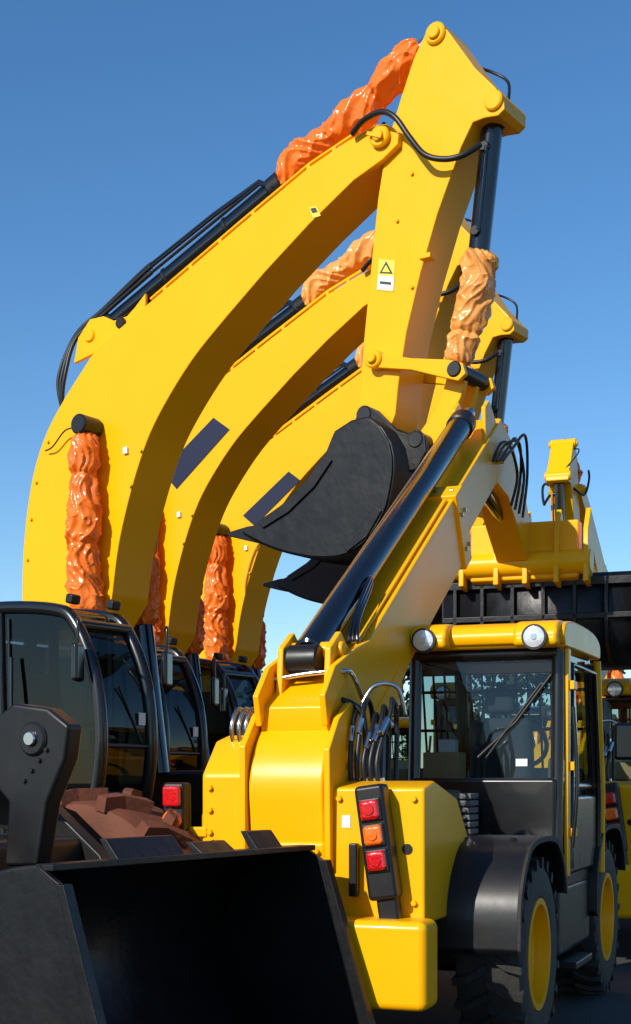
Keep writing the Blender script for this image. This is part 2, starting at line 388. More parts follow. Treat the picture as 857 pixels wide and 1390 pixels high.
def build_exc_body(P):
    box('slew_deck', -2.7, 1.25, -1.42, 1.42, 1.05, 1.24, BLK, P, 0.03)
    box('side_tank', -0.5, 1.0, 0.55, 1.42, 1.24, 1.8, BLK, P, 0.06)
    box('engine_housing', -2.35, -0.75, -1.4, 1.4, 1.24, 2.15, YEL, P, 0.08)
    box('engine_cover', -2.3, -1.1, -0.9, 0.9, 2.15, 2.38, BLK, P, 0.08)
    prism('counterweight', [(-3.0, 1.05), (-2.36, 1.0), (-2.36, 2.2), (-2.8, 2.22), (-3.05, 2.0)], -1.42, 1.42, YEL, P, 0.12, seg=4)
    for i in range(9):
        box('louvre_%d' % i, -1.9, -1.2, -1.43, -1.405, 1.35+i*0.07, 1.375+i*0.07, BLK, P, 0.004)
    for s in (-1, 1):
        prism('boom_foot_plate', [(-0.8, 1.2), (0.5, 1.2), (0.1, 1.75), (-0.2, 2.05), (-0.6, 2.05)], s*0.33-0.03, s*0.33+0.03, YEL, P)
    cyl('slew_ring', (-0.4, 0, 0.92), (-0.4, 0, 1.06), 0.65, BLK, P)
    box('undercarriage_frame', -1.3, 0.7, -0.95, 0.95, 0.62, 0.94, BLK, P, 0.05)
    Z = lambda z: 0.34+z*0.8
    for s in (-1, 1):
        wc = s*1.2
        box('track_frame', -1.8, 1.2, wc-0.16, wc+0.16, Z(0.25), Z(0.65), BLK, P, 0.03)
        for u in (-2.0, 1.4):
            cyl('track_idler', (u, wc-0.17, Z(0.45)), (u, wc+0.17, Z(0.45)), 0.27, BLK, P)
        for u in (-1.4, -0.85, -0.3, 0.25, 0.8):
            cyl('track_roller', (u, wc-0.2, Z(0.17)), (u, wc+0.2, Z(0.17)), 0.08, BLK, P)
        pts = []; L1 = 3.4; r = 0.42; per = 2*L1+2*math.pi*r; n = 52
        for i in range(n):
            d = per*i/n
            if d < L1: pts.append((-2.0+d, 0.87, 0))
            elif d < L1+math.pi*r: a = (d-L1)/r; pts.append((1.4+math.sin(a)*r, 0.45+math.cos(a)*r, a))
            elif d < 2*L1+math.pi*r: pts.append((1.4-(d-L1-math.pi*r), 0.03, math.pi))
            else: a = (d-2*L1-math.pi*r)/r; pts.append((-2.0-math.sin(a)*r, 0.45-math.cos(a)*r, math.pi+a))
        v = []; f = []
        for (u, z, a) in pts:
            R = Matrix.Rotation(a, 3, 'Y')
            for (cu, cz, lu, lz) in ((0, 0, 0.165, 0.03), (-0.05, 0.03, 0.02, 0.05), (0.05, 0.03, 0.02, 0.05)):
                b = len(v)
                for x in (-1, 1):
                    for y in (-1, 1):
                        for zz in (-1, 1):
                            q = R @ Vector((cu+x*lu/2, 0, cz+zz*lz/2)); v.append((u+q.x, wc+y*0.3, Z(z+q.z)))
                f += [tuple(b+k for k in q) for q in ((0, 1, 3, 2), (4, 6, 7, 5), (0, 4, 5, 1), (2, 3, 7, 6), (0, 2, 6, 4), (1, 5, 7, 3))]
        mesh_obj('track_shoes', v, f, BRN, P, smooth=False)
    # cab
    w0, w1 = -1.47, -0.78
    pr = smooth_profile([(1.30, 1.25), (1.42, 1.7), (1.45, 2.1), (1.38, 2.55), (1.18, 2.95), (0.95, 3.07), (0.3, 3.12), (-0.3, 3.08), (-0.52, 2.95), (-0.55, 2.4), (-0.55, 1.25)], 5)
    for s, w in (('near', w0), ('far', w1)):
        tube('cab_frame_'+s, [(a, w+(0.04 if s == 'near' else -0.04), b) for a, b in pr], 0.055, CAB, P, False)
        tube('cab_post_'+s, [(0.42, w+(0.03 if s == 'near' else -0.03), 1.25), (0.36, w+(0.03 if s == 'near' else -0.03), 3.08)], 0.045, CAB, P, False)
        n = len(pr)
        ww = w+(0.03 if s == 'near' else -0.03)
        mesh_obj('cab_side_glass_'+s, [(a, ww, b) for a, b in pr], [tuple(range(n))], GLD, P, smooth=False)
    box('cab_rear_wall', -0.56, -0.5, w0+0.02, w1-0.02, 1.3, 2.95, CAB, P, 0.01)
    prism('cab_sill', [(1.33, 1.18), (1.42, 1.62), (-0.57, 1.62), (-0.57, 1.18)], w0+0.005, w1-0.005, CAB, P, 0.03)
    prism('cab_roof', smooth_profile([(1.08, 2.98), (0.95, 3.09), (0.3, 3.15), (-0.3, 3.11), (-0.52, 2.97)], 4)+[(-0.45, 2.98), (0.9, 2.98)], w0+0.06, w1-0.06, CAB, P, 0.03)
    fr = [p for p in pr if p[0] > 1.1 and p[1] < 3.0]
    n = len(fr)
    mesh_obj('cab_windscreen', [(a, w0+0.05, b) for a, b in fr]+[(a, w1-0.05, b) for a, b in fr], [(i, i+1, n+i+1, n+i) for i in range(n-1)], GLD, P)
    tube('cab_screen_bar', [(1.45, w0+.04, 1.98), (1.45, w1-.04, 1.98)], 0.02, CAB, P, False)
    tube('cab_top_bar', [(1.2, w0+.04, 2.94), (1.2, w1-.04, 2.94)], 0.05, CAB, P, False)
    tube('door_edge', [(0.50, w0+0.02, 1.62), (0.47, w0+0.02, 3.02)], 0.012, CAB, P, False)
    tube('window_divider', [(-0.5, w0+0.02, 2.2), (0.4, w0+0.02, 2.2)], 0.02, CAB, P, False)
    tube('grab_rail', [(0.55, w0-0.03, 1.8), (0.58, w0-0.06, 2.2), (0.55, w0-0.03, 2.7)], 0.016, CAB, P)
    tube('wiper', [(1.46, -0.95, 2.0), (1.43, -1.2, 2.45)], 0.01, HOS, P, False)
    rot_box('screen_sticker', (1.462, -0.95, 2.2), (0.006, 0.08, 0.1), WHT, P, (0, 0, 0), 0.001)
    prism('seat', [(0.0, 1.6), (0.5, 1.6), (0.55, 1.95), (0.12, 2.0), (-0.02, 2.65), (-0.14, 2.65)], -1.32, -0.9, SEA, P, 0.06, seg=3)
    for w in (-1.36, -0.84):
        box('joystick_console', 0.3, 0.6, w-0.04, w+0.04, 1.62, 2.15, GRY, P, 0.02)
    for w in (w0+0.1, w1-0.1):
        rot_box('cab_work_lamp', (1.10, w, 3.15), (0.08, 0.11, 0.08), BLK, P, (0, 0.2, 0), 0.02)
    for w, u in ((w0-0.12, 1.35), (w1+0.1, 1.5)):
        rot_box('cab_mirror', (u, w, 2.62), (0.06, 0.16, 0.30), CAB, P, (0, 0, 0.3), 0.03)
        tube('mirror_arm', [(u-0.1, w+0.1, 2.95), (u, w, 2.95), (u, w, 2.7)], 0.012, CAB, P)

build_excavator(ex)

def clone(src, name, loc, ang, s=1.0):
    e = empty(name, loc, ang, s)
    for c in list(src.children):
        o = c.copy(); o.parent = e; sc.collection.objects.link(o)
    return e
E2 = Frame(-1.93, 16.6, E.a); E3 = Frame(-1.31, 18.9, E.a)
ex2 = clone(ex, 'excavator.001', (E2.x*K, E2.y*K, ZOFF), E.a, K)
ex3 = clone(ex, 'excavator.002', (E3.x*K, E3.y*K, ZOFF), E.a, K)
ex4 = clone(ex, 'excavator.003', (5.5*K, 28.6*K, ZOFF), rad(250), K)
for e in (ex2, ex3):
    for o in e.children:
        if o.name.startswith('stick_cylinder_wrap'):
            o.material_slots[0].link = 'OBJECT'; o.material_slots[0].material = WRP2
for par, fr, pts in ((ex2, E2, [(220, 640), (290, 567), (312, 583), (240, 664)]),
                     (ex3, E3, [(330, 700), (392, 640), (408, 652), (346, 714)])):
    prism('boom_decal', fr.tr(pts, -0.253), -0.256, -0.248, NVY, par, 0.0)
prism('warning_label', E.tr([(515, 352), (537, 354), (534, 396), (512, 394)], -0.19), -0.1945, -0.186, LBY, ex, 0.0)
prism('warning_label_lower', E.tr([(514, 374), (536, 376), (534.5, 395), (512.5, 393)], -0.19), -0.1975, -0.19, WHT, ex, 0.0)
prism('warning_triangle', E.tr([(525, 355), (534, 372), (516, 371)], -0.19), -0.1975, -0.19, INK, ex, 0.0)
prism('warning_triangle_inner', E.tr([(525, 360), (530.5, 370), (519.5, 369.5)], -0.19), -0.200, -0.19, LBY, ex, 0.0)
prism('warning_marks', E.tr([(517, 382), (532, 383.5), (531.5, 387), (516.5, 385.5)], -0.19), -0.200, -0.19, INK, ex, 0.0)
prism('boom_label', E.tr([(420, 282), (430, 280), (436, 293), (426, 296)], -0.25), -0.255, -0.248, LBY, ex, 0.0)
prism('boom_label_mark', E.tr([(422, 283.5), (429, 282), (432, 288), (425, 289.5)], -0.25), -0.258, -0.25, INK, ex, 0.0)

# ------------------------------------------------------------------ TELEHANDLER
T = Frame(0.366, 9.566, rad(70))
def build_telehandler(P, el, detail=True):
    pv = (-1.13, 1.79); ce, se = math.cos(el), math.sin(el); WC = 0.12
    def bp(s, h): return (pv[0]+s*ce-h*se, pv[1]+s*se+h*ce)
    def b3(s, h, w): a = bp(s, h); return (a[0], w, a[1])
    for tag, u, w, s in (('rear_near', 0, -0.9, -1), ('rear_far', 0, 0.9, 1), ('front_near', 2.7, -0.9, -1), ('front_far', 2.7, 0.9, 1)):
        wheel(tag, (u, w, 0.62), 0.62, 0.42, 0.33, s, RUB, P)
    for u in (0, 2.7): box('axle', u-0.12, u+0.12, -0.75, 0.75, 0.5, 0.74, BLK, P, 0.04)
    box('chassis', -1.15, 3.1, -0.36, 0.55, 0.55, 1.02, YEL, P, 0.03)
    prism('tower_right', [(-1.22, 0.9), (-0.2, 0.9), (-0.05, 1.2), (-0.5, 1.60), (-1.0, 1.70), (-1.22, 1.66)], -0.70, -0.13, YEL, P, 0.02, seg=3)
    prism('tower_left', [(-1.22, 0.9), (-0.2, 0.9), (-0.05, 1.2), (-0.4, 1.70), (-0.85, 1.98), (-1.02, 1.94), (-1.22, 1.74)], 0.33, 0.66, YEL, P, 0.03, seg=3)
    box('rear_crossmember', -1.26, -0.9, -0.13, 0.33, 0.8, 1.36, YEL, P, 0.03)
    prism('pivot_cover', smooth_profile([(-1.24, 1.3), (-1.26, 1.5), (-1.27, 1.70), (-1.20, 1.88), (-1.06, 2.02), (-0.86, 2.10)], 4)+[(-0.7, 2.05), (-0.7, 1.3)], -0.12, 0.34, YEL, P, 0.02, seg=3)
    prism('pivot_cheek_right', [(-1.27, 1.2), (-0.6, 1.2), (-0.66, 1.8), (-0.74, 2.14), (-0.92, 2.16), (-1.12, 2.06), (-1.29, 1.88)], -0.165, -0.125, YEL, P, 0.01)
    prism('pivot_cheek_left', [(-1.30, 1.2), (-0.6, 1.2), (-0.66, 1.86), (-0.74, 2.16), (-0.92, 2.18), (-1.12, 2.08), (-1.30, 1.90)], 0.345, 0.385, YEL, P, 0.01)
    box('tail_block', -1.48, -1.2, -0.78, -0.2, 0.45, 0.94, YEL, P, 0.05, seg=3)
    box('rear_bumper', -1.4, -1.2, -0.2, 0.7, 0.5, 0.85, YEL, P, 0.04)
    box('engine_pod', -0.3, 2.2, 0.5, 1.1, 0.85, 1.55, YEL, P, 0.08, seg=3)
    box('fuel_tank', 0.75, 2.0, -1.08, -0.4, 0.5, 1.0, BLK, P, 0.05)
    for (u, w, z) in [(-1.225, -0.64, 1.60), (-1.225, -0.20, 1.60), (-1.225, -0.64, 1.02), (-1.225, -0.20, 1.02), (-1.225, 0.60, 1.66), (-1.225, .60, 1.53), (-1.225, .60, 1.40), (-1.225, .60, 1.27), (-1.27, 0.25, 1.3), (-1.27, 0.17, 1.3), (-1.27, 0.09, 1.3), (-1.27, 0.0, 1.3), (-1.27, -0.08, 1.3), (-1.27, 0.25, 1.0), (-1.27, -0.08, 1.0)]:
        cyl('bolt', (u, w, z), (u-0.018, w, z), 0.018, YEL, P, 6)
    cyl('tie_down_hole', (-1.223, -0.60, 1.32), (-1.226, -0.60, 1.32), 0.03, BLK, P)
    rot_box('chassis_label', (-1.2225, -0.24, 1.47), (0.003, 0.05, 0.07), WHT, P, (0, 0, 0), 0.0)
    prism('boom_outer', [bp(0.2, 0.28), bp(0.1, 0.1), bp(0.1, -0.2), bp(0.4, -0.30), bp(1.3, -0.32), bp(1.8, -0.26), bp(3.7, -0.26), bp(3.7, 0.28)], WC-0.215, WC+0.215, YEL, P, 0.014, seg=3)
    prism('boom_collar', [bp(3.5, -0.30), bp(3.72, -0.30), bp(3.72, 0.31), bp(3.5, 0.31)], WC-0.24, WC+0.24, YEL, P, 0.012)
    prism('boom_inner', [bp(3.6, -0.19), bp(5.45, -0.19), bp(5.6, -0.05), bp(5.6, 0.23), bp(3.6, 0.23)], WC-0.17, WC+0.17, YEL, P, 0.012)
    for s in (-1, 1):
        prism('boom_rib', [bp(0.1, -0.2), bp(1.6, -0.2), bp(1.6, -0.16), bp(0.1, -0.16)], WC+s*0.215-0.012, WC+s*0.215+0.012, YEL, P, 0.004)
        prism('cylinder_bracket', [bp(0.35, 0.27), bp(0.85, 0.27), bp(0.74, 0.50), bp(0.52, 0.50)], WC+s*0.15-0.02, WC+s*0.15+0.02, YEL, P, 0.01)
        prism('base_gusset', [bp(0.1, 0.2), bp(0.35, 0.27), bp(1.1, 0.27), bp(0.8, 0.36), bp(0.4, 0.44), bp(0.15, 0.38)], WC+s*0.205-0.02, WC+s*0.205+0.02, YEL, P, 0.01)
        prism('head_bracket', [bp(5.0, 0.2), bp(5.5, 0.2), bp(5.32, 0.48), bp(5.15, 0.48)], WC+s*0.13-0.02, WC+s*0.13+0.02, YEL, P, 0.01)
        for k in range(4):
            cyl('wear_pad_bolt', b3(3.56+0.1*(k % 2), -0.2+0.28*(k//2)+.05, WC+s*0.24), b3(3.56+0.1*(k % 2), -0.2+0.28*(k//2)+.05, WC+s*0.26), 0.018, CHR, P, 6)
    for k in range(4):
        cyl('wear_pad_bolt_top', b3(3.6, 0.31, WC-0.18+k*.12), b3(3.6, 0.325, WC-0.18+k*.12), 0.018, CHR, P, 6)
    cyl('boom_pivot_pin', (pv[0]+0.2, -0.20, pv[1]+0.05), (pv[0]+0.2, 0.5, pv[1]+0.05), 0.075, YEL, P)
    cyl('boom_pivot_cap', (pv[0]+0.2, -0.22, pv[1]+0.05), (pv[0]+0.2, -0.19, pv[1]+0.05), 0.04, CHR, P)
    cyl('bracket_pin', b3(0.65, 0.42, WC-0.2), b3(0.65, 0.42, WC+0.2), 0.05, YEL, P)
    cyl('extension_barrel', b3(0.62, 0.41, WC+0.02), b3(4.9, 0.41, WC+0.02), 0.10, CYL, P)
    cyl('extension_gland', b3(4.82, 0.41, WC+0.02), b3(5.0, 0.41, WC+0.02), 0.115, BLK, P)
    cyl('extension_rod', b3(5.0, 0.41, WC+0.02), b3(5.25, 0.41, WC+0.02), 0.05, CHR, P)
    cyl('extension_foot', b3(0.55, 0.41, WC-0.08), b3(0.55, 0.41, WC+0.12), 0.09, BLK, P)
    for k in range(3):
        tube('extension_pipe_%d' % k, [b3(0.95, 0.32, WC-0.12-k*.03), b3(1.1, 0.40, WC-0.12-k*.02), b3(1.6, 0.46-k*.03, WC-0.10), b3(1.7, 0.42, WC-0.08)], 0.013, CYL, P)
    tube('boom_top_pipe', [b3(0.9, 0.30, WC-0.17), b3(3.45, 0.30, WC-0.17)], 0.010, YEL, P, False)
    tube('boom_top_pipe_b', [b3(0.9, 0.30, WC+0.19), b3(3.45, 0.30, WC+0.19)], 0.012, YEL, P, False)
    cyl('lift_ram', (0.35, WC, 0.95), b3(1.7, -0.38, WC), 0.09, CYL, P)
    for s in (-1, 1):
        prism('ram_lug', [bp(1.5, -0.25), bp(1.9, -0.25), bp(1.78, -0.46), bp(1.62, -0.46)], WC+s*0.12-0.02, WC+s*0.12+0.02, YEL, P, 0.01)
    for k in range(5):
        w = -0.19-k*0.05
        dz = 0.05*math.sin(k*2.1)
        tube('base_hose_%d' % k, [(-0.95, w, 1.55), (-1.0, w+.01*k, 1.8), (-0.94+.02*k, w, 2.05+dz), (-0.76, w+.02, 2.14+dz), (-0.60, w+0.04, 2.0+dz), (-0.66, w+.03, 1.6)], 0.0155, HOS, P)
        cyl('hose_fitting', (-0.955, w, 1.62), (-0.985, w+.005*k, 1.72), 0.021, CHR, P, 8)
        cyl('hose_fitting', (-0.985, w+.006*k, 1.93+dz), (-0.955+.015*k, w+.002*k, 2.02+dz), 0.020, CHR, P, 8)
    for k in range(4):
        w = 0.41+k*0.045
        tube('steel_pipe_%d' % k, [(-1.0, w, 1.88), (-1.03, w, 2.03), (-0.95, w-.01, 2.13), (-0.80, w-.03, 2.10)], 0.013, CHR, P)
    tube('cross_pipe', [b3(0.42, 0.34, 0.36), b3(0.46, 0.36, 0.1), b3(0.48, 0.36, -0.1), b3(0.55, 0.3, -0.14), b3(0.62, 0.05, -0.16)], 0.016, CHR, P)
    tube('cross_hose', [(-0.92, 0.40, 2.17), (-0.90, 0.2, 2.2), (-0.88, -0.05, 2.19), (-0.86, -0.2, 2.12), (-0.84, -0.24, 1.95)], 0.017, HOS, P)
    tube('strap_pipe', [(-0.80, -0.17, 2.1), (-0.75, -0.25, 2.26), (-0.7, -0.38, 2.26), (-0.66, -0.42, 2.1)], 0.014, CHR, P)
    prism('boom_nose', [bp(5.2, 0.2), bp(5.65, 0.22), bp(6.05, -0.15), bp(6.45, -1.15), bp(6.35, -1.4), bp(6.05, -1.3), bp(5.6, -0.5), bp(5.2, -0.2)], WC-0.15, WC+0.15, YEL, P, 0.02)
    for k in range(4):
        w = WC-0.19-k*.03
        tube('nose_hose_%d' % k, [b3(5.0, 0.05, w), b3(5.25, 0.12-.02*k, w-.03), b3(5.5, 0.0+.03*k, w-.05*(k % 2+1)), b3(5.6, -0.3, w-.06), b3(5.4, -0.5-.04*k, w-.02)], 0.013, HOS, P)
    for k in range(3):
        cyl('nose_fitting', b3(5.2+k*.09, -0.02, WC-.17), b3(5.2+k*.09, -0.02, WC-.24), 0.028, CHR, P, 12)
    cyl('tilt_ram', b3(5.35, -0.35, WC), b3(6.15, -1.05, WC), 0.06, CYL, P)
    q = bp(6.33, -1.25)
    if not detail: q = (q[0], max(q[1], 0.85))
    prism('carriage_plate', [(q[0]-0.12, q[1]-0.35), (q[0]+0.05, q[1]-0.4), (q[0]+0.1, q[1]+0.2), (q[0]-0.1, q[1]+0.2)], 0.55, -0.5, YEL, P, 0.02)
    cyl('carriage_tube', (q[0]-0.08, 0.72, q[1]-0.2), (q[0]-0.08, -0.62, q[1]-0.2), 0.12, YEL, P)
    for w in (0.62, 0.28, 0.0, -0.3, -0.58):
        prism('carriage_lug', [(q[0]-0.2, q[1]-0.4), (q[0]+0.15, q[1]-0.45), (q[0]+0.12, q[1]+0.12), (q[0]-0.02, q[1]+0.32), (q[0]-0.18, q[1]+0.1)], w-0.025, w+0.025, YEL, P, 0.01)
    cv = [(q[0]+0.85, q[1]-0.22), (q[0]+0.1, q[1]-0.30), (q[0]+0.02, q[1]-0.36), (q[0]+0.02, q[1]-0.72)]
    cv += smooth_profile([(q[0]+0.02, q[1]-0.75), (q[0]+0.08, q[1]-0.95), (q[0]+0.24, q[1]-1.08), (q[0]+0.5, q[1]-1.14), (q[0]+1.05, q[1]-1.14)], 5)
    if not detail: cv = [(a, b+0.45) for a, b in cv]
    build_bucket_shell('loading_bucket', cv, 0.85, -1.25, BKT, P)
    for w in (0.85, -1.25):
        prism('loading_bucket_cheek', cv, w-0.018, w+0.018, BKT, P, 0.004)
    q1 = q[1] if detail else q[1]+0.45
    box('bucket_back_rail', q[0]-0.05, q[0]+0.02, -1.25, 0.85, q1-0.42, q1-0.34, BKT, P, 0.01)
    box('bucket_back_rail_low', q[0]-0.05, q[0]+0.02, -1.25, 0.85, q1-0.74, q1-0.68, BKT, P, 0.01)
    for w in (0.72, 0.45, 0.15, -0.15, -0.45, -0.75, -1.0):
        prism('loading_bucket_rib', [(a-0.07, b-0.02) for a, b in cv[2:18]]+[(a+0.01, b) for a, b in reversed(cv[2:18])], w-0.018, w+0.018, BKT, P, 0.004)
    for tag, u, w0, w1 in (('rear_near', 0, -1.13, -0.55), ('rear_far', 0, 0.62, 1.13), ('front_near', 2.7, -1.13, -0.6), ('front_far', 2.7, 0.6, 1.13)):
        arc = [(u-0.76, 0.72), (u-0.74, 1.0), (u-0.58, 1.22), (u-0.32, 1.34), (u+0.32, 1.34), (u+0.6, 1.2), (u+0.74, 0.98)]
        arc = smooth_profile(arc, 4)
        inn = [(u+(a-u)*0.955, b-0.035) for a, b in reversed(arc)]
        prism('mudguard_'+tag, arc+inn, w0, w1, BLK, P, 0.012)
        prism('mudguard_lip_'+tag, arc+inn, (w0-0.012 if w0 < 0 else w1-0.01), (w0+0.01 if w0 < 0 else w1+0.012), RUB, P, 0.004)
    for w in (-1.0, -0.7):
        for u in (-0.3, 0.3): cyl('mudguard_bolt', (u, w, 1.33), (u, w, 1.355), 0.02, BLK, P, 8)
    rot_box('rear_light_housing', (-1.31, -0.46, 1.36), (0.14, 0.17, 0.64), BLK, P, (rad(-8), 0, 0), 0.025)
    for i, m in enumerate((RED, AMB, RED)):
        z = 1.54-i*0.14; w = -0.435-i*0.02
        rot_box('lamp_bezel', (-1.385, w, z), (0.02, 0.13, 0.13), BLK, P, (rad(-8), 0, 0), 0.03)
        rot_box('rear_lamp_%d' % i, (-1.395, w, z), (0.045, 0.112, 0.112), m, P, (rad(-8), 0, 0), 0.022)
        cyl('rear_lamp_centre_%d' % i, (-1.41, w, z), (-1.425, w, z), 0.03, m, P, ch=0.5)
    rot_box('light_stalk', (-1.3, -0.52, 1.0), (0.1, 0.12, 0.3), BLK, P, (rad(-8), 0, 0), 0.02)
    rot_box('side_strap', (-1.26, -0.30, 1.2), (0.06, 0.05, 0.3), BLK, P, (0, 0, 0), 0.01)
    rot_box('left_light_housing', (-1.25, 0.80, 1.52), (0.12, 0.14, 0.34), BLK, P, (0, 0, 0), 0.02)
    rot_box('left_light_arm', (-1.2, 0.70, 1.40), (0.06, 0.16, 0.06), YEL, P, (0, 0, 0), 0.01)
    rot_box('left_rear_lamp_red', (-1.325, 0.80, 1.61), (0.04, 0.11, 0.12), RED, P, (0, 0, 0), 0.015)
    cyl('left_rear_lamp_amber', (-1.30, 0.80, 1.47), (-1.345, 0.80, 1.47), 0.058, AMB, P, ch=0.4)
    # cab
    u0, u1, w0, w1 = 0.78, 2.12, -1.10, -0.02
    for w, s in ((w0, 1), (w1, -1)):
        wi = w+s*0.04
        tube('cab_rear_post', [(u0-0.04, wi, 1.0), (u0, wi, 1.75), (u0+0.05, wi-0.0, 2.58)], 0.045, CAB, P, False)
        tube('cab_front_post', [(u1+0.15, wi, 1.0), (u1+0.18, wi, 1.6), (u1-0.05, wi, 2.58)], 0.045, CAB, P, False)
        mesh_obj('cab_side_glass', [(u0, wi, 1.55), (u1+0.18, wi, 1.55), (u1-0.05, wi, 2.6), (u0+0.05, wi, 2.6)], [(0, 1, 2, 3)], GLS, P, smooth=False)
        tube('cab_mid_rail', [(u0, wi, 1.66), (u1+0.17, wi, 1.66)], 0.035, CAB, P, False)
    box('cab_floor_pan', u0-0.05, u1+0.2, w0+0.02, w1-0.02, 0.95, 1.15, CAB, P, 0.03)
    box('cab_rear_panel', u0-0.08, u0+0.02, w0+0.03, w1-0.03, 1.1, 1.72, CAB, P, 0.03)
    box('cab_front_panel', u1+0.08, u1+0.16, w0+0.05, w1-0.05, 1.1, 1.75, CAB, P, 0.03)
    box('cab_door_lower', u0+0.08, u1+0.1, w0-0.01, w0+0.05, 1.05, 1.6, CAB, P, 0.03)
    mesh_obj('cab_rear_glass', [(u0, w0+.05, 1.7), (u0, w1-.05, 1.7), (u0+0.05, w1-.05, 2.58), (u0+0.05, w0+.05, 2.58)], [(0, 1, 2, 3)], GLS, P, smooth=False)
    mesh_obj('cab_front_glass', [(u1+.17, w0+.05, 1.6), (u1+.17, w1-.05, 1.6), (u1-0.05, w1-.05, 2.58), (u1-0.05, w0+.05, 2.58)], [(0, 1, 2, 3)], GLS, P, smooth=False)
    tube('rear_window_head', [(u0+0.05, w0+.04, 2.57), (u0+0.05, w1-.04, 2.57)], 0.05, CAB, P, False)
    tube('front_window_head', [(u1-0.05, w0+.04, 2.57), (u1-0.05, w1-.04, 2.57)], 0.05, CAB, P, False)
    for k in range(11):
        w = w0+0.08+k*0.09
        tube('guard_bar', [(u1+0.2, w, 1.75), (u1+0.02, w, 2.56)], 0.010, CAB, P, False)
    for z, uu in ((2.1, u1+.13), (2.4, u1+.06)):
        tube('guard_cross_bar', [(uu, w0+.05, z), (uu, w1-.05, z)], 0.012, CAB, P, False)
    prof = smooth_profile([(u0-0.06, 2.60), (u0-0.10, 2.68), (u0-0.02, 2.76), (u0+0.3, 2.80), (u1-0.3, 2.80), (u1+0.02, 2.74), (u1+0.05, 2.62)], 4)
    prism('cab_roof', prof, w0-0.03, w1+0.03, YEL, P, 0.05, seg=4)
    for w in (w0+0.15, w1-0.17):
        prism('lamp_hood', smooth_profile([(u0-0.20, 2.60), (u0-0.2, 2.70), (u0-0.1, 2.77), (u0+0.1, 2.79)], 3)+[(u0+0.1, 2.60)], w-0.15, w+0.15, YEL, P, 0.04, seg=4)
        lz = 2.655
        rings('work_lamp_housing', [(u0-0.1, w, lz), (u0-0.2, w, lz), (u0-0.235, w, lz), (u0-0.235, w, lz)], [0.06, 0.085, 0.085, 0.07], BLK, P, 28)
        rings('work_lamp', [(u0-0.22, w, lz), (u0-0.240, w, lz), (u0-0.25, w, lz)], [0.074, 0.070, 0.04], LMP, P, 28)
        rings('work_lamp_bulb', [(u0-0.24, w, lz), (u0-0.256, w, lz)], [0.026, 0.02], CHR, P, 16)
    prism('cab_side_cladding', [(u0+0.02, 1.05), (u0+0.12, 1.05), (u0+0.14, 2.6), (u0+0.05, 2.6)], w0-0.03, w0+0.0, YEL, P, 0.01)
    tube('door_frame', [(u0+0.2, w0-0.02, 1.1), (u0+0.2, w0-0.02, 2.5), (u1-0.2, w0-0.02, 2.5), (u1+0.02, w0-0.02, 1.6), (u1+0.0, w0-0.02, 1.1)], 0.022, CAB, P, False)
    tube('front_pillar_trim', [(u1+0.13, w0-0.02, 1.0), (u1+0.16, w0-0.02, 1.6), (u1-0.06, w0-0.02, 2.6)], 0.03, YEL, P, False)
    tube('cab_grab_bar', [(u0+0.02, w0-0.06, 1.25), (u0+0.03, w0-0.09, 1.7), (u0+0.05, w0-0.06, 2.2)], 0.014, CAB, P)
    for z in (1.35, 1.8, 2.35): rot_box('door_hinge', (u0+0.13, w0-0.04, z), (0.12, 0.05, 0.06), YEL, P)
    rot_box('cab_mirror', (u1+0.1, w0-0.2, 2.0), (0.05, 0.15, 0.28), CAB, P, (0, 0, 0.2), 0.03)
    prism('seat', [(1.2, 1.15), (1.7, 1.15), (1.72, 1.55), (1.42, 1.6), (1.3, 2.15), (1.16, 2.15), (1.18, 1.5)], -0.80, -0.34, SEA, P, 0.07, seg=3)
    prism('head_rest', [(1.16, 2.18), (1.26, 2.18), (1.26, 2.36), (1.16, 2.36)], -0.68, -0.46, SEA, P, 0.04)
    lathe_c = (1.95, -0.57, 1.98)
    R = Matrix.Rotation(rad(60), 3, 'Y')
    tube('steering_wheel', [Vector(lathe_c)+R @ Vector((0.19*math.cos(a), 0.19*math.sin(a), 0)) for a in [k*math.pi/12 for k in range(25)]], 0.018, GRY, P, False)
    tube('steering_column', [lathe_c, (2.15, -0.57, 1.5)], 0.035, GRY, P, False)
    box('dashboard', 2.0, 2.25, -1.0, -0.12, 1.3, 1.80, GRY, P, 0.04)
    rot_box('side_console', (1.6, -0.95, 1.7), (0.5, 0.14, 0.3), GRY, P, (0, 0.1, 0), 0.03)
    tube('control_lever', [(1.75, -0.93, 1.8), (1.78, -0.9, 2.02)], 0.012, HOS, P, False)
    cyl('control_knob', (1.78, -0.9, 2.0), (1.785, -0.9, 2.07), 0.028, HOS, P)
    box('parcel_box', 0.86, 1.06, -0.36, -0.10, 1.70, 1.90, CRD, P, 0.004)
    box('parcel_paper', 0.9, 1.0, -0.32, -0.2, 1.901, 1.99, WHT, P, 0.004)
    box('parcel_shelf', 0.8, 1.12, -1.0, -0.1, 1.66, 1.70, GRY, P, 0.01)
    box('sun_blind', 1.0, 1.9, -0.95, -0.15, 2.52, 2.56, GRY, P, 0.01)
    tube('wiper_arm', [(u0-0.03, -0.58, 1.86), (u0+0.01, -0.95, 2.36)], 0.009, HOS, P, False)
    tube('wiper_blade', [(u0-0.025, -0.52, 1.86), (u0-0.005, -0.78, 2.10), (u0+0.012, -1.02, 2.42)], 0.012, HOS, P, False)
    box('window_sticker', u0-0.012, u0-0.004, -0.86, -0.78, 1.80, 1.85, WHT, P, 0)
    for k in range(5):
        tube('valve_hose_%d' % k, [(-0.1, -0.4-k*.02, 1.6-k*.06), (0.2, -0.5-k*.02, 1.62-k*.05), (0.5, -0.45, 1.55-k*.06), (0.6, -0.4, 1.2)], 0.022, HOS, P)
